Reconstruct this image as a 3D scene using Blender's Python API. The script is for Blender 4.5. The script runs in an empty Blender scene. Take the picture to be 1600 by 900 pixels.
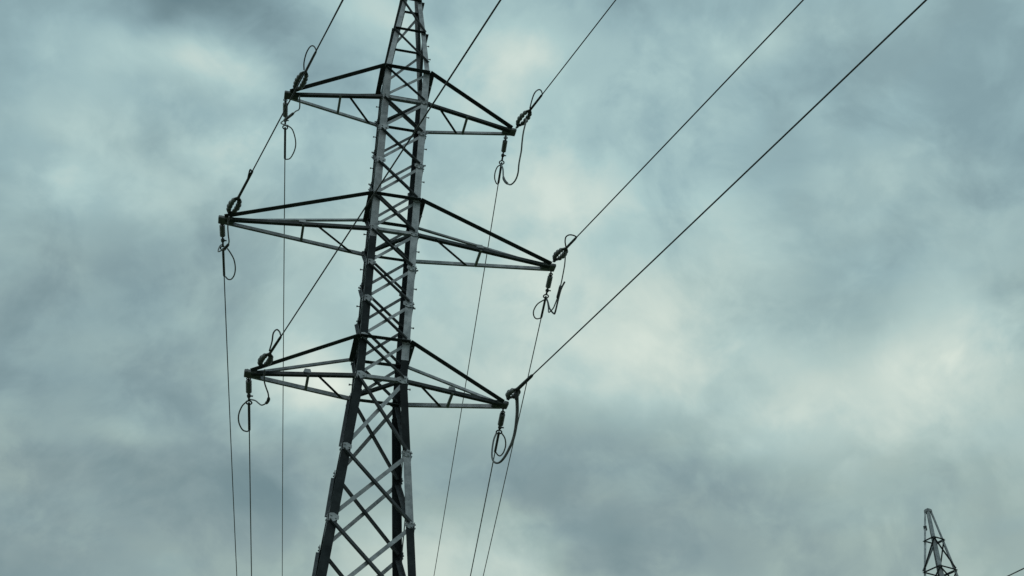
import bpy, bmesh, math, random
from mathutils import Vector, Matrix
random.seed(7)
rad = math.radians
C = bpy.context.scene.collection
V = Vector

# ------------------------------------------------------------------ camera
GROUND = -15.06                       # the first tower stands at x=y=0, its waist at z=0
F_PX = 1902.16                        # focal length in pixels of the 1600 wide photograph
CAM = V((-2.2038, -23.3357, -13.4601))
YAW, PITCH, ROLL = 0.218466, 0.609484, 0.013601
fw = V((math.sin(YAW)*math.cos(PITCH), math.cos(YAW)*math.cos(PITCH), math.sin(PITCH)))
_r = V((math.cos(YAW), -math.sin(YAW), 0)); _u = _r.cross(fw)
right = math.cos(ROLL)*_r + math.sin(ROLL)*_u
up = -math.sin(ROLL)*_r + math.cos(ROLL)*_u
cd = bpy.data.cameras.new('camera'); cam = bpy.data.objects.new('camera', cd); C.objects.link(cam)
cam.matrix_world = Matrix(((right.x, up.x, -fw.x, CAM.x), (right.y, up.y, -fw.y, CAM.y),
                           (right.z, up.z, -fw.z, CAM.z), (0, 0, 0, 1)))
cd.sensor_width = 36; cd.lens = F_PX*36/1600; cd.clip_start = .05; cd.clip_end = 20000
sc = bpy.context.scene; sc.camera = cam
sc.view_settings.view_transform = 'Standard'; sc.view_settings.look = 'None'
sc.view_settings.exposure = 0; sc.view_settings.gamma = 1

def ray(x, y): return right*((x-800)/F_PX) - up*((y-450)/F_PX) + fw
def at(x, y, Y):                      # the point of the world seen at a pixel of the photograph, at depth Y
    d = ray(x, y); return CAM + d*((Y-CAM.y)/d.y)
def pix(P):
    d = P-CAM; z = d.dot(fw)
    return 800+F_PX*d.dot(right)/z, 450-F_PX*d.dot(up)/z

# ------------------------------------------------------------------ sky: a cloud deck laid out on a horizontal layer
SUN_EL, SUN_AZ = rad(48), rad(215)
w = bpy.data.worlds.new('World'); sc.world = w; w.use_nodes = True
w.cycles.sampling_method = 'MANUAL'; w.cycles.sample_map_resolution = 512
nt = w.node_tree; nt.nodes.clear()
def N(t, **k):
    n = nt.nodes.new(t)
    for a, b in k.items(): setattr(n, a, b)
    return n
def L(a, b): nt.links.new(a, b)
def M(op, a, b=None, c=None):
    n = N('ShaderNodeMath', operation=op)
    for i, v in enumerate((a, b, c)):
        if v is None: continue
        if isinstance(v, (int, float)): n.inputs[i].default_value = v
        else: L(v, n.inputs[i])
    return n.outputs[0]
def VM(op, a, b=None, out=0):
    n = N('ShaderNodeVectorMath', operation=op)
    for i, v in enumerate((a, b)):
        if v is None: continue
        if isinstance(v, tuple): n.inputs[i].default_value = v
        else: L(v, n.inputs[i])
    return n.outputs[out]
def lin(c): 
    c /= 255
    return c/12.92 if c <= .04045 else ((c+.055)/1.055)**2.4
tc = N('ShaderNodeTexCoord'); sx = N('ShaderNodeSeparateXYZ'); L(tc.outputs['Generated'], sx.inputs[0])
zc = M('MAXIMUM', sx.outputs[2], .04)
cx = N('ShaderNodeCombineXYZ'); L(M('DIVIDE', sx.outputs[0], zc), cx.inputs[0]); L(M('DIVIDE', sx.outputs[1], zc), cx.inputs[1])
deck = cx.outputs[0]
def noise(vec, scale, detail, rough=.5, out='Fac', off=0, dist=0):
    n = N('ShaderNodeTexNoise', noise_dimensions='4D'); n.inputs['W'].default_value = off
    n.inputs['Scale'].default_value = scale; n.inputs['Detail'].default_value = detail
    n.inputs['Roughness'].default_value = rough; n.inputs['Distortion'].default_value = dist
    L(vec, n.inputs['Vector']); return n.outputs[out]
def warp(amp, scale, off):
    n = VM('SUBTRACT', noise(deck, scale, 3, .5, 'Color', off), (.5, .5, .5))
    n2 = N('ShaderNodeVectorMath', operation='SCALE'); L(n, n2.inputs[0]); n2.inputs['Scale'].default_value = amp
    return n2.outputs[0]
wd = VM('ADD', deck, VM('ADD', warp(.16, 2.6, 1.3), warp(.08, 9, 4.1)))
# cloud masses: seen at (x, y), half sizes along and across, tilt, brighter or darker by
CLOUDS = [
 (1300, 610, 140, 80, 0, 26.3), (930, 790, 140, 75, 10, -17.7), (120, 690, 120, 70, 0, -29.2), (970, 530, 130, 60, 0, 27.5), (690, 890, 130, 60, 0, 29.2), (40, 905, 170, 45, 0, -23.5),
 (450, 770, 110, 70, 0, -24.1), (820, 430, 100, 60, 0, 21.2), (215, 405, 120, 75, -20, -23.7), (1500, 545, 95, 60, -25, 23.4), (620, 350, 120, 120, 0, 9.3), (50, 560, 120, 90, 0, -19.8),
 (440, 62, 125, 40, 28, -32.6), (1120, 870, 140, 55, 10, -19.9), (880, 305, 90, 50, 0, 26.2), (300, 730, 150, 70, 0, -5.1), (700, 745, 110, 60, 0, -22.7), (480, 600, 70, 50, 0, 54.9),
 (330, 100, 90, 40, 0, 50.0), (1420, 605, 90, 60, 0, 16.0), (790, 60, 70, 60, 0, 13.8), (310, 240, 130, 90, 0, -1.1), (480, 560, 100, 60, 0, 6.3), (1560, 800, 130, 110, 0, -11.6),
 (1080, 740, 70, 50, 0, -18.7), (90, 445, 150, 60, -10, -10.1), (1560, 80, 90, 130, 0, -4.2), (1590, 300, 70, 120, 0, -13.4), (205, 675, 80, 26, 8, 23.3), (250, 0, 70, 40, 0, -55.1),
 (200, 560, 120, 60, 0, -5.3), (1430, 150, 150, 110, 0, -2.4), (1235, 240, 70, 70, 0, -20.7), (840, 600, 90, 40, 0, 21.3), (950, 870, 70, 50, 0, -15.5), (1010, 600, 60, 60, 30, 21.1),
 (1150, 680, 70, 50, 0, 20.3), (1300, 510, 70, 50, 0, -19.6), (50, 800, 70, 50, 0, -12.2), (1320, 395, 110, 60, 0, -13.7), (590, 15, 60, 35, 20, 20.8), (250, 330, 70, 50, 0, 22.7),
 (800, 240, 70, 60, 0, 9.6), (1300, 680, 70, 50, 0, 16.3), (740, 150, 70, 50, 0, 17.5), (1200, 420, 70, 50, 0, 13.4), (300, 800, 70, 50, 0, -8.4), (1060, 10, 100, 40, 0, -19.4),
 (150, 150, 70, 50, 0, 19.2), (1350, 600, 70, 50, 0, -13.7), (150, 800, 70, 50, 0, -13.8), (1050, 800, 70, 50, 0, 13.4), (1150, 50, 70, 50, 0, 21.7), (1060, 420, 70, 50, 0, 7.8),
 (180, 55, 90, 40, 0, 21.3), (560, 170, 60, 40, 0, -2.5), (400, 250, 70, 50, 0, 27.6), (850, 50, 70, 50, 0, 16.4), (50, 150, 70, 50, 0, 14.4), (1100, 320, 90, 40, 20, 0.9),
 (1000, 120, 120, 60, 0, 1.8), (1450, 420, 70, 50, 0, 11.5), (1250, 780, 150, 80, 0, 5.9), (1150, 800, 70, 50, 0, -9.9), (50, 250, 70, 50, 0, 12.1), (710, 330, 70, 50, 0, 14.6),
 (250, 150, 60, 45, 0, -10.9), (340, 170, 50, 45, 0, 7.8), (1550, 420, 60, 40, 0, -9.8),
 (315, 95, 60, 42, 0, -14), (560, 545, 60, 45, 0, -10),
]
def deckpx(x, y):
    d = ray(x, y); return d.x/d.z, d.y/d.z
field = None
BASE = 182.9
for (x, y, a, b, tilt, amp) in CLOUDS:
    a *= 1.25; b *= 1.25
    c0 = deckpx(x, y); e = 4.0
    gx = deckpx(x+e, y); gy = deckpx(x, y+e)
    J = [[(gx[0]-c0[0])/e, (gy[0]-c0[0])/e], [(gx[1]-c0[1])/e, (gy[1]-c0[1])/e]]
    t = rad(tilt); ux, uy = math.cos(t)*a, math.sin(t)*a; vx, vy = -math.sin(t)*b, math.cos(t)*b
    A = (J[0][0]*ux+J[0][1]*uy, J[1][0]*ux+J[1][1]*uy); B = (J[0][0]*vx+J[0][1]*vy, J[1][0]*vx+J[1][1]*vy)
    sxx = A[0]**2+B[0]**2; syy = A[1]**2+B[1]**2; sxy = A[0]*A[1]+B[0]*B[1]
    th = .5*math.atan2(2*sxy, sxx-syy); m_ = (sxx+syy)/2; q_ = math.hypot((sxx-syy)/2, sxy)
    mp = N('ShaderNodeMapping', vector_type='TEXTURE'); L(wd, mp.inputs[0])
    mp.inputs['Location'].default_value = (c0[0], c0[1], 0); mp.inputs['Rotation'].default_value = (0, 0, th)
    mp.inputs['Scale'].default_value = (math.sqrt(m_+q_), math.sqrt(max(m_-q_, 1e-6)), 1)
    g = M('POWER', .3679, VM('DOT_PRODUCT', mp.outputs[0], mp.outputs[0], 1))
    field = M('MULTIPLY_ADD', g, amp, BASE if field is None else field)
# billows and wisps between the masses, the same size all over the sky
vw = N('ShaderNodeVectorMath', operation='SCALE'); L(VM('SUBTRACT', noise(tc.outputs['Generated'], 5, 3, .5, 'Color', 3.3), (.5, .5, .5)), vw.inputs[0]); vw.inputs['Scale'].default_value = .10
dirw = VM('ADD', tc.outputs['Generated'], vw.outputs[0])
def firm(n, lo, hi):
    m = N('ShaderNodeMapRange', interpolation_type='SMOOTHSTEP'); L(n, m.inputs[0]); m.inputs[1].default_value = lo; m.inputs[2].default_value = hi
    return m.outputs[0]
field = M('MULTIPLY_ADD', M('SUBTRACT', noise(dirw, 5.5, 7, .52, 'Fac', 2.2, .2), .5), 34, field)
field = M('MULTIPLY_ADD', M('SUBTRACT', firm(noise(dirw, 7.5, 8, .55, 'Fac', 5.1, .3), .42, .585), .5), 17, field)
field = M('MULTIPLY_ADD', M('SUBTRACT', firm(noise(dirw, 14, 7, .55, 'Fac', 8.4, .3), .43, .60), .5), 9, field)
field = M('MULTIPLY_ADD', M('SUBTRACT', noise(dirw, 34, 5, .6, 'Fac', 7.7), .5), 9, field)
def ramp_of(stops):
    r = N('ShaderNodeValToRGB'); L(M('DIVIDE', M('SUBTRACT', field, 110), 130), r.inputs[0]); el = r.color_ramp.elements
    while len(el) < len(stops): el.new(.5)
    for i, (p, c) in enumerate(stops):
        el[i].position = (p-110)/130; el[i].color = (lin(c[0]), lin(c[1]), lin(c[2]), 1)
    return r.outputs[0]
HIGH = ramp_of([(110, (82, 112, 124)), (140, (115, 141, 148)), (160, (133, 161, 168)), (180, (153, 183, 188)), (200, (176, 205, 205)), (220, (205, 222, 215)), (240, (227, 238, 229))])
LOW = ramp_of([(110, (84, 112, 122)), (140, (117, 141, 146)), (160, (140, 161, 163)), (180, (162, 183, 178)), (200, (186, 204, 197)), (220, (207, 221, 211)), (240, (229, 238, 223))])
mr = N('ShaderNodeMapRange'); L(sx.outputs[2], mr.inputs[0]); mr.inputs[1].default_value = .36; mr.inputs[2].default_value = .66
mc = N('ShaderNodeMix', data_type='RGBA'); L(M('ADD', mr.outputs[0], M('MULTIPLY', M('SUBTRACT', noise(wd, 4, 3, .5, 'Fac', 9.3), .5), 1.2)), mc.inputs[0]); L(LOW, mc.inputs[6]); L(HIGH, mc.inputs[7])
mc.clamp_factor = True
sky = N('ShaderNodeTexSky', sky_type='NISHITA', sun_disc=False)
sky.sun_elevation = SUN_EL; sky.sun_rotation = SUN_AZ
b1 = N('ShaderNodeBackground'); L(sky.outputs[0], b1.inputs[0]); b1.inputs[1].default_value = .05
b2 = N('ShaderNodeBackground'); L(mc.outputs[2], b2.inputs[0]); b2.inputs[1].default_value = 1.0
mx = N('ShaderNodeMixShader'); mx.inputs[0].default_value = .95; L(b1.outputs[0], mx.inputs[1]); L(b2.outputs[0], mx.inputs[2])
wo = N('ShaderNodeOutputWorld'); L(mx.outputs[0], wo.inputs[0])

sd = bpy.data.lights.new('sun', 'SUN'); sd.energy = .5; sd.angle = rad(25); sd.color = (1, .97, .92)
so = bpy.data.objects.new('sun', sd); C.objects.link(so)
so.rotation_euler = V((math.sin(SUN_AZ)*math.cos(SUN_EL), math.cos(SUN_AZ)*math.cos(SUN_EL), math.sin(SUN_EL))).to_track_quat('Z', 'Y').to_euler()

# ------------------------------------------------------------------ materials
def mat(name, c0, c1, rough=.6, metal=0., scale=6, bump=.15, fine=60, spec=.5):
    m = bpy.data.materials.new(name); m.use_nodes = True; t = m.node_tree; b = t.nodes['Principled BSDF']
    tc = t.nodes.new('ShaderNodeTexCoord')
    def nz(s, d, r=.6):
        n = t.nodes.new('ShaderNodeTexNoise'); n.inputs['Scale'].default_value = s; n.inputs['Detail'].default_value = d
        n.inputs['Roughness'].default_value = r; t.links.new(tc.outputs['Object'], n.inputs['Vector']); return n.outputs['Fac']
    r = t.nodes.new('ShaderNodeValToRGB'); t.links.new(nz(scale, 5), r.inputs[0])
    r.color_ramp.elements[0].position = .35; r.color_ramp.elements[1].position = .68
    r.color_ramp.elements[0].color = (*c0, 1); r.color_ramp.elements[1].color = (*c1, 1)
    oi = t.nodes.new('ShaderNodeObjectInfo'); mm = t.nodes.new('ShaderNodeMath'); mm.operation = 'MULTIPLY_ADD'
    t.links.new(oi.outputs['Random'], mm.inputs[0]); mm.inputs[1].default_value = .5; mm.inputs[2].default_value = .75
    st = t.nodes.new('ShaderNodeMath'); st.operation = 'MULTIPLY_ADD'; t.links.new(nz(scale*6, 4, .7), st.inputs[0]); st.inputs[1].default_value = .8; st.inputs[2].default_value = .6
    m2 = t.nodes.new('ShaderNodeMath'); m2.operation = 'MULTIPLY'; t.links.new(mm.outputs[0], m2.inputs[0]); t.links.new(st.outputs[0], m2.inputs[1])
    sc_ = t.nodes.new('ShaderNodeVectorMath'); sc_.operation = 'SCALE'; t.links.new(r.outputs[0], sc_.inputs[0]); t.links.new(m2.outputs[0], sc_.inputs['Scale'])
    t.links.new(sc_.outputs[0], b.inputs['Base Color'])
    b.inputs['Specular IOR Level'].default_value = spec; b.inputs['Roughness'].default_value = rough; b.inputs['Metallic'].default_value = metal
    bp = t.nodes.new('ShaderNodeBump'); bp.inputs['Strength'].default_value = bump; bp.inputs['Distance'].default_value = .01
    t.links.new(nz(fine, 3), bp.inputs['Height']); t.links.new(bp.outputs[0], b.inputs['Normal'])
    return m
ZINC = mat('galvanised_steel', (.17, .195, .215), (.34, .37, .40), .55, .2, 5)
DARK = mat('shaded_dark_steel', (.024, .031, .036), (.060, .072, .080), .62, 0, 4, spec=.25)  # darker copy of the steel: shade on undersides put into the base colour
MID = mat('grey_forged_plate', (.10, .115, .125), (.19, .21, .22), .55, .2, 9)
BLACK = mat('near_black_steel', (.009, .014, .017), (.024, .032, .036), .7, 0, 4, spec=.15)  # near-black base colour for the darkest leg lengths
ALU = mat('aluminium_conductor', (.05, .055, .058), (.09, .095, .10), .5, .5, 12)
GLAZE = mat('dark_glazed_insulator', (.09, .105, .11), (.20, .22, .225), .35, 0, 9, .05)
GREY = mat('grey_rubber_insulator', (.13, .145, .15), (.22, .24, .245), .5, 0, 9, .05)
STRAND = mat('weathered_aluminium_strand', (.11, .12, .125), (.20, .215, .22), .5, .3, 12)
FIT = mat('dark_forged_fitting', (.04, .046, .05), (.10, .11, .115), .5, .4, 15)
CONC = mat('concrete', (.25, .25, .24), (.36, .35, .33), .9, 0, 3)
GRASS = mat('grass_ground', (.035, .055, .02), (.07, .085, .035), .95, 0, .35, .6, 8)

# ------------------------------------------------------------------ mesh helpers
def obj(name, bm, m, parent=None):
    bmesh.ops.recalc_face_normals(bm, faces=bm.faces)
    me = bpy.data.meshes.new(name); bm.to_mesh(me); bm.free(); me.materials.append(m)
    o = bpy.data.objects.new(name, me); C.objects.link(o); o.parent = parent
    return o
def empty(name, loc, rz=0):
    o = bpy.data.objects.new(name, None); C.objects.link(o); o.location = loc; o.rotation_euler = (0, 0, rz)
    o.empty_display_size = .3; return o
def tag(o, label=None, cat=None, group=None, kind=None):
    for k, v in (('label', label), ('category', cat), ('group', group), ('kind', kind)):
        if v: o[k] = v
    return o
def add_angle(bm, p0, p1, a, b, wa, wb, t=.012):
    """rolled steel angle: corner on p0-p1, one flange along a, the other along b"""
    d = (p1-p0).normalized()
    a = (a-d*a.dot(d)).normalized(); b = (b-d*b.dot(d)-a*b.dot(a)).normalized()
    sec = [(0, 0), (wa, 0), (wa, t), (t, t), (t, wb), (0, wb)]
    r0 = [bm.verts.new(p0+a*x+b*y) for x, y in sec]; r1 = [bm.verts.new(p1+a*x+b*y) for x, y in sec]
    for i in range(6): bm.faces.new((r0[i], r0[(i+1) % 6], r1[(i+1) % 6], r1[i]))
    bm.faces.new(r0[::-1]); bm.faces.new(r1)
def angle(*a, **k):
    bm = bmesh.new(); add_angle(bm, *a, **k); return bm
def add_plate(bm, pts, n, t):
    n = n.normalized()*t
    a = [bm.verts.new(p) for p in pts]; b = [bm.verts.new(p+n) for p in pts]; k = len(pts)
    for i in range(k): bm.faces.new((a[i], a[(i+1) % k], b[(i+1) % k], b[i]))
    bm.faces.new(a[::-1]); bm.faces.new(b)
def plate(pts, n, t):
    bm = bmesh.new(); add_plate(bm, pts, n, t); return bm
def add_box(bm, c, X, Y, Z, bev=0):
    vs = [bm.verts.new(c+X*i+Y*j+Z*k) for i in (-1, 1) for j in (-1, 1) for k in (-1, 1)]
    for f in ((0, 1, 3, 2), (4, 6, 7, 5), (0, 4, 5, 1), (2, 3, 7, 6), (0, 2, 6, 4), (1, 5, 7, 3)): bm.faces.new([vs[i] for i in f])
def smooth_path(pts, n=6):
    if len(pts) < 3: return pts
    P = [pts[0]*2-pts[1]]+list(pts)+[pts[-1]*2-pts[-2]]; o = []
    for i in range(1, len(P)-2):
        for k in range(n):
            t = k/n; a, b, c, d = P[i-1], P[i], P[i+1], P[i+2]
            o.append(.5*((2*b)+(c-a)*t+(2*a-5*b+4*c-d)*t*t+(3*b-a-3*c+d)*t**3))
    o.append(pts[-1]); return o
def add_sweep(bm, pts, r, seg=8):
    """tube through pts; r is a radius or one per point"""
    rs = r if isinstance(r, (list, tuple)) else [r]*len(pts)
    ref = None; rings = []
    for i, p in enumerate(pts):
        d = (pts[min(i+1, len(pts)-1)]-pts[max(i-1, 0)]).normalized()
        if ref is None: ref = d.orthogonal().normalized()
        ref = (ref-d*ref.dot(d)).normalized(); q = d.cross(ref)
        rings.append([bm.verts.new(p+(ref*math.cos(2*math.pi*k/seg)+q*math.sin(2*math.pi*k/seg))*rs[i]) for k in range(seg)])
    for a, b in zip(rings, rings[1:]):
        for k in range(seg):
            f = bm.faces.new((a[k], a[(k+1) % seg], b[(k+1) % seg], b[k])); f.smooth = True
    bm.faces.new(rings[0][::-1]); bm.faces.new(rings[-1])
def sweep(pts, r, seg=8):
    bm = bmesh.new(); add_sweep(bm, pts, r, seg); return bm
def add_ring(bm, c, a, b, R, r, seg=14, ts=6):
    ring = []
    for i in range(seg):
        t = 2*math.pi*i/seg; o = a*math.cos(t)+b*math.sin(t); n = a.cross(b)
        ring.append([bm.verts.new(c+o*(R+r*math.cos(2*math.pi*k/ts))+n*(r*math.sin(2*math.pi*k/ts))) for k in range(ts)])
    for i in range(seg):
        for k in range(ts):
            A, B = ring[i], ring[(i+1) % seg]
            bm.faces.new((A[k], A[(k+1) % ts], B[(k+1) % ts], B[k])).smooth = True

# ------------------------------------------------------------------ ground
bm = bmesh.new(); NR_ = 48
radii = [0, 20, 60, 150, 400, 1200, 4000]
rows = [[bm.verts.new((0, 0, GROUND))]]
for R_ in radii[1:]:
    rows.append([bm.verts.new((R_*math.cos(2*math.pi*k/NR_), R_*math.sin(2*math.pi*k/NR_), GROUND)) for k in range(NR_)])
for k in range(NR_): bm.faces.new((rows[0][0], rows[1][k], rows[1][(k+1) % NR_]))
for a, b in zip(rows[1:], rows[2:]):
    for k in range(NR_): bm.faces.new((a[k], b[k], b[(k+1) % NR_], a[(k+1) % NR_]))
tag(obj('ground', bm, GRASS), kind='structure')

# ------------------------------------------------------------------ lattice tower
W0, W1, KL = .5518, .0026, .0860
Z = dict(Tt=9.2592, Tc=8.2170, Mt=5.0174, Mc=4.0, Bt=.9915, Bc=0.)
ZK, WK, ZP, WP, ZA, WA = 10.8804, .4085, 12.2456, .2531, 13.57, .10
def half(z):
    if z <= 0: return W0-KL*z
    if z <= Z['Tt']: return W0+W1*z
    wt = W0+W1*Z['Tt']
    if z <= ZK: return wt+(WK-wt)*(z-Z['Tt'])/(ZK-Z['Tt'])
    if z <= ZP: return WK+(WP-WK)*(z-ZK)/(ZP-ZK)
    return WP+(WA-WP)*(z-ZP)/(ZA-ZP)
def node(sx, sy, z): h = half(z); return V((sx*h, sy*h, z))
FACES = [((-1, -1), (1, -1), V((0, -1, 0))), ((1, 1), (-1, 1), V((0, 1, 0))),
         ((-1, 1), (-1, -1), V((-1, 0, 0))), ((1, -1), (1, 1), V((1, 0, 0)))]   # left corner, right corner, outward normal seen from outside
UP = V((0, 0, 1))
LEG_W, LEG_T = .165, .016
ARM = dict(T=2.990, M=4.020, B=2.887)

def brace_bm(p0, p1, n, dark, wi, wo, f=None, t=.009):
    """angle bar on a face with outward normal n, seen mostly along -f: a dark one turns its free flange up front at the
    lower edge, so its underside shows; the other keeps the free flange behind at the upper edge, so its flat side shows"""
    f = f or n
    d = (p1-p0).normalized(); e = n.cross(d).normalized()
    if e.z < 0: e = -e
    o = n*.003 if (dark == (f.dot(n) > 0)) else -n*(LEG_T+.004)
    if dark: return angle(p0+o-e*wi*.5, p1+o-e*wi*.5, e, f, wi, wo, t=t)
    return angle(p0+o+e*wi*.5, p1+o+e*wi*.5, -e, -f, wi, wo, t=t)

def build_tower(loc, rz, foot, label, detail=True, wide=1.):
    def node(sx, sy, z): h = half(z)*wide; return V((sx*h, sy*h, z))
    T = empty('transmission_tower', loc, rz); tag(T, label, 'pylon', 'lattice power pylons')
    zb = foot
    # legs: a lower splayed length, the body length and the peak length
    legs = {}
    for sx in (-1, 1):
        for sy in (-1, 1):
            zt = Z['Tt']
            if not detail: secs = [(zb, -.003, .18, BLACK), (0, zt-.003, LEG_W, ZINC)]
            elif sy > 0: secs = [(zb, -1.9, .185, BLACK), (-1.897, -.35, .18, BLACK), (-.347, zt-.003, LEG_W, BLACK)]
            elif sx < 0: secs = [(zb, -1.9, .185, BLACK), (-1.897, -.35, .18, BLACK), (-.347, 3.75, LEG_W, BLACK), (3.753, zt-.003, LEG_W, ZINC)]
            else: secs = [(zb, -3.5, .16, BLACK), (-3.497, -1.84, .155, ZINC), (-1.837, .5, .16, BLACK), (.503, zt-.003, LEG_W, ZINC)]
            def seg(z0, z1, wd, th, bm):
                add_angle(bm, node(sx, sy, z0), node(sx, sy, z1), V((-sx, 0, 0)), V((0, -sy, 0)), wd, wd, th)
            ls = []
            for z0, z1, wd, m_ in secs:
                bm = bmesh.new()
                if z0 < 0 < z1:
                    seg(z0, 0, wd, .016, bm); seg(.0005, z1, wd, .016, bm)
                else: seg(z0, z1, wd, .016, bm)
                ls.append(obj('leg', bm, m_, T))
            pk = bmesh.new(); seg(zt, ZK, .125, .013, pk)
            seg(ZK+.0005, ZP, .12, .012, pk); seg(ZP+.0005, ZA, .10, .012, pk)
            po = obj('leg', pk, ZINC, T)
            legs[(sx, sy)] = (ls[0], ls[min(1, len(ls)-2)], ls[-1], po)
            fb = bmesh.new()
            h = half(zb); bmesh.ops.create_cone(fb, cap_ends=True, segments=20, radius1=.55, radius2=.45, depth=.7,
                                                matrix=Matrix.Translation((sx*h, sy*h, zb+.1)))
            obj('footing', fb, CONC, T)
    # cross braced panels of the four faces
    lev = [Z['Tt'], Z['Tc']] + [Z['Tc']+(Z['Mt']-Z['Tc'])*k/3 for k in (1, 2)] + [Z['Mt'], Z['Mc']] + \
          [Z['Mc']+(Z['Bt']-Z['Mc'])*k/3 for k in (1, 2)] + [Z['Bt'], Z['Bc']]
    low = [0., -1.83, -3.476] if zb < -4 else [0., -1.83]
    step = 1.9
    while low[-1]-step*1.35 > zb: low.append(low[-1]-step); step *= 1.08
    low.append(zb+.25)
    hidden = bmesh.new()
    def panel(z1, z0, wi, wo, lower):
        for (cl, cr, n) in FACES:
            nl1, nr1, nl0, nr0 = node(*cl, z1-.05), node(*cr, z1-.05), node(*cl, z0+.05), node(*cr, z0+.05)
            ins = (nr1-nl1).normalized()*.06
            back = n.y > .5 or n.x > .5
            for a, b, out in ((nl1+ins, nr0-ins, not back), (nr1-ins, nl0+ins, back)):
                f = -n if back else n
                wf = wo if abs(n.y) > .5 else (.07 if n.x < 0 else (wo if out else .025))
                if lower == 2:
                    bmx = brace_bm(a, b, n, out, wi, wf, f); me = bpy.data.meshes.new('t'); bmx.to_mesh(me); bmx.free(); hidden.from_mesh(me)
                else:
                    obj('brace', brace_bm(a, b, n, out, wi, wf, f), DARK if out else ZINC, T)  # bars showing their underside get the shade-coloured steel, the others the pale one
    for a, b in zip(lev, lev[1:]): panel(a, b, .072, .088, 0)
    for i, (a, b) in enumerate(zip(low, low[1:])): panel(a, b, .085, .105, 1 if i < 3 and detail else 2)
    if len(hidden.verts): tag(obj('lower_bracing', hidden, ZINC, T), kind='stuff')
    else: hidden.free()
    # peak bracing: one diagonal per face and panel, a ring at each level
    for (cl, cr, n) in FACES:
        for z1, z0 in ((ZK, Z['Tt']+.42), (ZP, ZK+.05)):
            a, b = (node(*cl, z1-.06), node(*cr, z0)) if n.x > -.5 else (node(*cr, z1-.06), node(*cl, z0))
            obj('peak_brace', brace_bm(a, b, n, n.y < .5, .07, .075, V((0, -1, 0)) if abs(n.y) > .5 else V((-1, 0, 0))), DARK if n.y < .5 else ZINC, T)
        for z in (ZK, ZP):
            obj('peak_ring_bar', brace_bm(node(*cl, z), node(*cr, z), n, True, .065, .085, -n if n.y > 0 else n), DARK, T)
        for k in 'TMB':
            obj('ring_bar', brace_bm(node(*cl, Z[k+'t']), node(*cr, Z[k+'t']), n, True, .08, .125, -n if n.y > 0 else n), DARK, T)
        for k in 'TMB':
            if abs(n.y) < .5: continue
            p, q = node(*cl, Z[k+'c'])+n*.004, node(*cr, Z[k+'c'])+n*.004
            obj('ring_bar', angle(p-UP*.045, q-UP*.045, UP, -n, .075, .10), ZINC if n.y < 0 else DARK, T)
    cap = bmesh.new()
    add_box(cap, V((0, 0, ZA+.0)), V((WA*wide+.03, 0, 0)), V((0, WA*wide+.03, 0)), V((0, 0, .10)))
    bmesh.ops.bevel(cap, geom=[e for e in cap.edges], offset=.05, segments=2, affect='EDGES')
    obj('peak_cap', cap, ZINC, T)
    if not detail:
        p = node(-1, 1, ZP+.55)
        obj('gusset_plate', plate([p+V((0, -x, y)) for x, y in ((-.02, -.14), (.15, -.10), (.15, .10), (-.02, .14))], V((1, 0, 0)), .02), DARK, T)
    # plan bracing inside the body
    for k in 'TMB':
        z = Z[k+'c']+.03
        p0, p1 = node(-1, 1, z)+V((.05, -.05, 0)), node(1, -1, z)+V((-.05, .05, 0))
        obj('plan_brace', angle(p0, p1, V((1, 1, 0)), UP, .08, .07), DARK, T)
    # gusset plates on the faces with crossing braces
    for (cl, cr, n) in FACES:
        tdir = (node(*cr, 0)-node(*cl, 0)).normalized()
        for z in lev[1:]+low[1:(3 if detail else 2)]:
            for c, s in ((cl, 1), (cr, -1)):
                p = node(*c, z)+n*.012+tdir*(s*.05)
                if n.y > 0 and random.random() < .5: continue
                k = .8 if z > -.1 else .72
                j = random.uniform(.9, 1.1)
                sh = [(-.05, -.13), (.06, -.15), (.20, -.07), (.20, .05), (.06, .14), (-.05, .12)]
                gb = plate([p+tdir*(s*x*k*j)+UP*(y*k*j*.8) for x, y in sh], n, .01)
                for x, y in ((.0, -.07), (.0, .06), (.13, -.03)):
                    q = p+tdir*(s*x*k)+UP*(y*k*.8)+n*.0105; add_sweep(gb, [q, q+n*.022], .017, 6)
                obj('gusset_plate', gb, ZINC, T)
    # climbing bolts
    for key, X in (((-1, 1), -1), ((1, -1), 1)):
        z = -.2 if detail else 99
        i = 0
        while z < 10.6:
            p = node(*key, z); q = p+V((X*.002, -key[1]*.05, 0))
            d = V((X, 0, 0))
            bm = bmesh.new(); add_sweep(bm, [q, q+d*.045, q+d*.046, q+d*.072], [.013, .013, .023, .023], 6)
            obj('step_bolt', bm, ZINC, legs[key][2] if z < 9.2 else legs[key][3]); z += .53; i += 1
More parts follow.
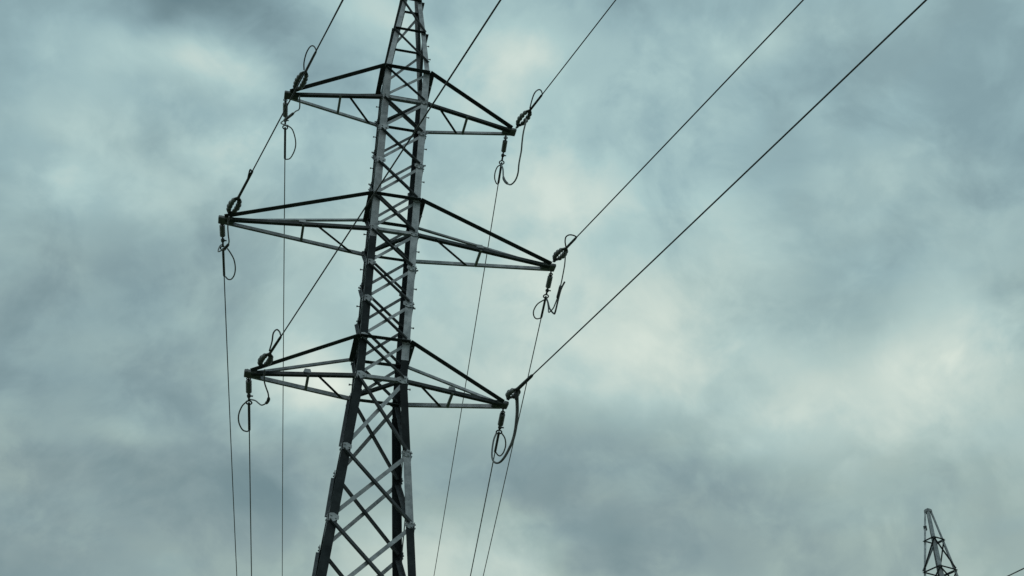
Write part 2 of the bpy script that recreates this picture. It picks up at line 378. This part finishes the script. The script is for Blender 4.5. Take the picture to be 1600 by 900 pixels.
    # cross arms: two bottom chords, two ties, a braced underside and an end plate
    for k in 'TMB':
        for s in (-1, 1):
            zc, zt, a = Z[k+'c'], Z[k+'t'], ARM[k]
            bm = bmesh.new()
            add_box(bm, V((s*(a-.15), 0, zc+.005)), V((.18, 0, 0)), V((0, .125, 0)), V((0, 0, .042)))
            bmesh.ops.bevel(bm, geom=[e for e in bm.edges], offset=.015, segments=1, affect='EDGES')
            for bx_ in (.03, .12, .22):       # bolts through the end plate
                for by in (-.129, .107):
                    q = V((s*(a-bx_), by, zc)); add_sweep(bm, [q, q+V((0, .022, 0))], .022, 6)
                q = V((s*(a-bx_), -.05, zc+.045)); add_sweep(bm, [q, q+V((0, 0, .035))], .022, 6)
            arm = obj('cross_arm', bm, MID, T)
            tipn, tipf = V((s*(a-.12), -.10, zc)), V((s*(a-.12), .10, zc))
            for sy, tip in ((-1, tipn), (1, tipf)):
                bc = node(s, sy, zc)+V((0, sy*.004, 0)); bt = node(s, sy, zt)+V((0, sy*.004, 0))
                # chord: upright flange outside, flat flange along the bottom pointing inwards
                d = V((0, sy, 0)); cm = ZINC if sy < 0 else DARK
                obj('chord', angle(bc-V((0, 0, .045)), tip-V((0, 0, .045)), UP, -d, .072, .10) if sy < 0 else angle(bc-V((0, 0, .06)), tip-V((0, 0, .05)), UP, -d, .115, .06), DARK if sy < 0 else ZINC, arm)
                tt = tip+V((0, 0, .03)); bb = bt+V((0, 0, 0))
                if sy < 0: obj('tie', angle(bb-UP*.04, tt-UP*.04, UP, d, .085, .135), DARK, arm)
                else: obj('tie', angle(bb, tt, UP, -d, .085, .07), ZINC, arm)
            def on(sy, f): 
                tip = tipn if sy < 0 else tipf
                return node(s, sy, zc).lerp(tip, f)-V((0, 0, .055))
            fs = .47 if s < 0 else .46
            obj('strut', angle(on(-1, fs), on(1, fs), V((1, 0, 0)), UP, .06, .05, t=.008), ZINC, arm)
            d0, d1 = ((.38, .10) if s < 0 else (.12, .40))
            obj('diagonal', angle(on(-1, d0), on(1, d1), V((1, 0, 0)), UP, .06, .05, t=.008), DARK, arm)
            g = on(-1, fs)+V((0, -.012, .06))
            sh = [(-.09, 0), (.09, 0), (.06, .09), (-.06, .09)]
            if k != 'T': obj('gusset_plate', plate([g+V((x, 0, y)) for x, y in sh], V((0, -1, 0)), .01), ZINC, arm)
    return T
build_tower((0, 0, 0), 0, GROUND, 'tall grey steel lattice pylon with six cross arms, standing left of centre')

# ------------------------------------------------------------------ conductors, insulators and jumpers of the first tower
SIDE = dict(TL='upper left', ML='middle left', BL='lower left', TR='upper right', MR='middle right', BR='lower right')
NEAR = dict(TL=((461, 144), (476, 111), (494, 80), (535, 0)), ML=((358.5, 335), (372.6, 308.6), (393, 267), (536, 0)),
            BL=((408, 573), (420, 553), (439, 526), (782, 0)), TR=((808, 198), (826, 172), (847, 148), (962, 0)),
            MR=((866, 407), (882, 388), (902, 371), (1255, 0)), BR=((794, 622), (807, 608), (833, 586), (1447, 0)))
# far side: shackle, insulator from row to row, ring, end of the dead end rod, where it leaves the photograph
FAR = dict(TL=((446, 154), 161, 182, 199, 249, (441, 900)), ML=((347, 347), 352, 369, 388, 432, (370, 900)),
           BL=((388.5, 590), 595, 613, 629, 673, (393, 900)), TR=((790.5, 213), 220, 237, 254, 287, (678, 900)),
           MR=((861, 427), 432, 449, 463, 497, (755, 900)), BR=((786, 643), 647, 664, 675, 707, (735, 900)))
def run(S, px, sign, slope, curv):
    """line leaving S with a set slope and sag whose heading makes it pass the pixel; returns P(t) and the t there"""
    d = ray(*px); best = None
    lo, hi = (rad(2), rad(22)) if sign < 0 else (rad(-6), rad(10))
    def err(az):
        h = (math.sin(az), sign*math.cos(az)); det = h[0]*-d.y+d.x*h[1]
        bx, by = CAM.x-S.x, CAM.y-S.y
        t = (bx*-d.y+d.x*by)/det; q = (h[0]*by-h[1]*bx)/det
        return t, CAM.z+q*d.z-(S.z+slope*t+curv*t*t)
    n = 4000; prev = None
    for i in range(n+1):
        az = lo+(hi-lo)*i/n; t, e = err(az)
        if t > .5 and prev is not None and prev[1] > 0 and prev[0]*e <= 0 and abs(e) < 1.5: best = (az, t)
        prev = (e, t)
    assert best, (px, sign)
    az, t = best
    print('run', px, round(math.degrees(az), 2), round(t, 2))
    return (lambda k: S+V((math.sin(az)*k, sign*math.cos(az)*k, slope*k+curv*k*k))), t
def t_row(P, y, tmax):
    lo, hi = 0., tmax; up_ = pix(P(hi))[1] > pix(P(lo))[1]
    for _ in range(50):
        m = (lo+hi)/2
        if (pix(P(m))[1] < y) == up_: lo = m
        else: hi = m
    return (lo+hi)/2
NEARW, FARW = {}, {}
RW = .0145
for k, (b, c, e, edge) in NEAR.items():
    P, t = run(at(*b, -.13), edge, -1, -.03, .00028)
    tc_, te = t_row(P, c[1], t), t_row(P, e[1], t); NEARW[k] = (P, tc_, te)
    ts = [tc_]+[tc_+(i*.5) for i in range(1, 60)]+[tc_+30+i*4 for i in range(1, 30)]
    o = obj('power_line', sweep([P(x) for x in ts], RW, 8), ALU)
    tag(o, 'black wire from the top of the %s arm tip running overhead towards the viewer' % SIDE[k], 'power line', 'wires running overhead')
    obj('dead_end_clamp', sweep([P(tc_-.02), P(tc_+.06), P(te-.05), P(te)], [.036, .032, .030, .022] if k != 'BR' else [.045, .042, .036, .024], 8), FIT, o)
    # double insulator string between two yoke plates
    S = P(0); d = (P(tc_)-P(0)).normalized(); L0 = (P(tc_)-P(0)).length
    side = (right-d*right.dot(d)).normalized(); nrm = d.cross(side)
    r_ = empty('insulator_string', S)
    tag(r_, 'double dark insulator on top of the %s arm tip, holding the overhead wire' % SIDE[k], 'insulator', 'double insulator strings')
    def sub(name, bm, m): 
        bmesh.ops.translate(bm, verts=bm.verts, vec=-S); return obj(name, bm, m, r_)
    s0, s1 = L0*.15, L0*.88; sp = .088
    bm = bmesh.new(); add_sweep(bm, [S-d*.05, S+d*(s0-.02)], .026, 6); add_ring(bm, S+d*(s0*.35), d, nrm, .05, .018); sub('shackle', bm, FIT)
    for q, sgn in ((s0, 1), (s1, -1)):
        c0 = S+d*q
        sub('yoke_plate', plate([c0+side*x+d*y-nrm*.012 for x, y in ((-.09, .025*sgn), (.09, .025*sgn), (.085, -.02*sgn), (.03, -.09*sgn), (-.03, -.09*sgn), (-.085, -.02*sgn))], nrm, .024), FIT)
    for sg in (-1, 1):
        pts, rs = [], []; n = max(3, round((s1-s0)/.12)); ln = s1-s0
        for i in range(n):
            for f, rr in ((0, .034), (.12, .040), (.3, .058), (.5, .066), (.72, .064), (.86, .045), (.98, .034)):
                u = (i+f)/n; pts.append(S+d*(s0+ln*u)+side*(sg*sp*(.62+.38*math.sin(math.pi*u)))); rs.append(rr*(.78+.26*math.sin(math.pi*u)))
        sub('insulator', sweep(pts, rs, 14), GLAZE)
    sub('clamp_link', sweep([S+d*s1, S+d*(L0+.02)], .034, 8), FIT)
for k, (b, y0, y1, yr, ye, edge) in FAR.items():
    P, t = run(at(*b, .12), edge, 1, -.20, .0009)
    t0, t1, tr, te = (t_row(P, y, t) for y in (y0, y1, yr, ye)); FARW[k] = (P, tr, te)
    ts = [tr]+[tr+.5*i for i in range(1, 60)]+[tr+30+i*4 for i in range(1, 44)]
    o = obj('power_line', sweep([P(x) for x in ts], RW*.92, 8), STRAND)
    tag(o, 'thin wire from under the %s arm tip running away down to the horizon' % SIDE[k], 'power line', 'wires running away')
    obj('dead_end_clamp', sweep([P(tr), P(tr+.05), P(te-.04), P(te)], [.022, .030, .030, .018], 8), FIT, o)
    S = P(0); r_ = empty('insulator_string', S)
    tag(r_, 'single grey rod insulator hanging under the %s arm tip' % SIDE[k], 'insulator', 'single insulators')
    def sub(name, bm, m): 
        bmesh.ops.translate(bm, verts=bm.verts, vec=-S); return obj(name, bm, m, r_)
    d = (P(tr)-P(0)).normalized(); side = (right-d*right.dot(d)).normalized(); nrm = d.cross(side)
    bm = bmesh.new(); add_ring(bm, P(t0*.35), d, side, .042, .014); add_sweep(bm, [P(0)+UP*.10, P(t0*.3), P(t0)], .02, 6); sub('shackle', bm, FIT)
    pts, rs = [], []; n = 7
    for i in range(n):
        for f, rr in ((0, .052), (.3, .066), (.6, .066), (.9, .052)):
            pts.append(P(t0+(t1-t0)*(i+f)/n)); rs.append(rr)
    sub('insulator', sweep(pts, rs, 12), GREY)
    bm = bmesh.new(); add_sweep(bm, [P(t1), P(t1+(tr-t1)*.25), P(t1+(tr-t1)*.26), P(t1+(tr-t1)*.42), P(t1+(tr-t1)*.43), P(tr-.07)], [.02, .02, .045, .045, .022, .026], 8)
    add_sweep(bm, [P(t1+(tr-t1)*.34)-side*.02, P(t1+(tr-t1)*.34)+side*.09], .018, 6)
    add_ring(bm, P(tr), d, side, .062, .018); sub('clamp', bm, FIT)

# tail loops beside the dead ends and jumpers from the near dead end to the far one
def Yat(w_, x, y):
    P, a, b = w_; return P(t_row(P, y, 9.)).y
TAIL_NEAR = dict(
    TL=[(475, 109), (475, 98), (478, 85), (482, 76.5), (486, 72), (490, 72), (493, 76), (494, 80)],
    ML=[(381, 294), (386, 283), (389, 271), (391, 265), (393, 267)],
    BL=[(421, 548), (425, 534), (427, 521), (432, 515), (436.5, 518), (439, 525)],
    TR=[(828, 169), (831, 157), (835, 146), (840.5, 140.5), (845, 141), (847.6, 147)],
    MR=[(884, 385), (883, 377), (884.5, 370), (890, 367), (896.7, 368), (902, 371)])
TAIL_FAR = dict(
    TL=[(449, 196), (456.5, 202), (461, 215), (462, 227), (459, 238), (453, 247.5), (446, 249)],
    ML=[(355, 388), (360, 395), (365.5, 405.5), (367.7, 418), (366.4, 428.5), (362, 435.7), (356.6, 436.5), (352, 432)],
    BL=[(392, 624), (385, 628), (378, 635), (373, 648), (373.4, 660.5), (378.5, 671), (385, 674), (388.7, 673)],
    TR=[(783, 257), (777, 261), (773.5, 270), (773, 279), (775.4, 286), (778, 288)],
    MR=[(851, 468), (840, 475), (834, 485), (834, 493), (838, 498), (845, 497)],
    BR=[(784, 677), (789, 685), (790, 696), (786.7, 706.7), (782, 712), (778, 711), (775, 707)])
JUMP = dict(
    TL=[(468, 150), (468, 169), (462, 174), (456, 179), (447, 186), (439, 192), (445, 195), (450, 196)],
    ML=[(358, 338), (356, 352), (356.6, 366), (357.5, 380), (350, 388.6), (341, 393), (344, 384), (349, 382)],
    BL=[(413.6, 577), (413, 595), (415.7, 605.6), (419, 615), (419.5, 624.6), (415.7, 630), (409, 633), (404, 630), (399, 626), (391, 624)],
    TR=[(823, 186), (818, 205.6), (815.7, 222.6), (814.5, 236), (811, 255), (809.4, 270), (805.6, 281), (799, 288), (793, 287), (787, 279), (785.8, 264), (783, 257)],
    MR=[(883.7, 393), (882.5, 411.7), (880, 426.7), (876.7, 443), (871.7, 463), (866.7, 476.7), (863.7, 482.5), (857.5, 488), (856.7, 480), (855, 468)],
    BR=[(806, 611), (806.5, 625), (807, 641), (806, 657), (804, 673), (800, 689), (793.8, 703), (786.7, 715.6), (779.6, 722.7), (773, 722.7), (769, 715.6), (769, 703), (771.6, 687), (776, 676)])
SLEEVE = dict(TL=(.38, .62), ML=(.46, .60), BL=(.40, .58), TR=(.72, .84), MR=(.36, .48), BR=(.02, .10))
lines = {}
for o in list(C.objects):
    if o.name.startswith('power_line'): lines[o['label']] = o
for k in NEAR:
    nl = lines['black wire from the top of the %s arm tip running overhead towards the viewer' % SIDE[k]]
    fl = lines['thin wire from under the %s arm tip running away down to the horizon' % SIDE[k]]
    if k in TAIL_NEAR:
        obj('tail_loop', sweep(smooth_path([at(x, y, Yat(NEARW[k], x, max(y, NEAR[k][2][1]))) for x, y in TAIL_NEAR[k]]), .017, 7), ALU, nl)
    obj('tail_loop', sweep(smooth_path([at(x, y, Yat(FARW[k], x, y)) for x, y in TAIL_FAR[k]]), .017, 7), STRAND, fl)
    ya = NEARW[k][0](NEARW[k][1]*.85).y; yb = FARW[k][0](FARW[k][1]).y; J = JUMP[k]; n = len(J)-1
    pts = smooth_path([at(x, y, ya+(yb-ya)*(i/n)) for i, (x, y) in enumerate(J)])
    thick = .021 if k in 'TR BR' else .016
    j = obj('jumper_cable', sweep(pts, thick, 8), STRAND)
    tag(j, 'slack jumper cable looping under the %s arm tip between its two insulators' % SIDE[k], 'jumper cable', 'jumper cables')
    a, b = SLEEVE[k]; q = pts[int(a*len(pts)):max(int(b*len(pts)), int(a*len(pts))+3)]
    obj('sleeve', sweep(q, [.03]+[.036]*(len(q)-2)+[.03], 8), FIT, j)
    if k == 'BR':
        obj('second_strand', sweep([p+right*.042*(1-i/len(pts)) for i, p in enumerate(pts[:int(len(pts)*.72)])], .02, 8), STRAND, j)
    if k == 'MR':
        st = [(882.5, 440), (876.7, 451.7), (872.5, 466.7), (867.5, 487.5), (865, 489.7), (859, 482.5), (856, 472), (854, 467)]
        yy = [ya+(yb-ya)*(.45+.55*i/7) for i in range(8)]
        obj('cable_end', sweep(smooth_path([at(x, y, q_) for (x, y), q_ in zip(st, yy)]), .022, 8), ALU, j)

# ------------------------------------------------------------------ the second tower, shorter, behind on the right
d2 = ray(1450, 799).normalized(); A2 = CAM+d2*56
face = math.atan2(CAM.y-A2.y, CAM.x-A2.x)-rad(225)+rad(4)      # one corner of it points at the viewer
build_tower((A2.x, A2.y, A2.z-ZA), face, GROUND-(A2.z-ZA), 'peak of a smaller distant lattice pylon in the lower right corner', detail=False, wide=1.12)
d3 = ray(1575, 900); d4 = ray(1600, 888)
p0, p1 = CAM+d3*34, CAM+d4*32.4
e = (p1-p0)
tag(obj('power_line', sweep([p0-e*9]+[p0+e*i*2 for i in range(0, 60)], .018, 8), ALU), 'short stretch of wire cutting the bottom right corner beside the distant pylon', 'power line', 'wires of the distant pylon')
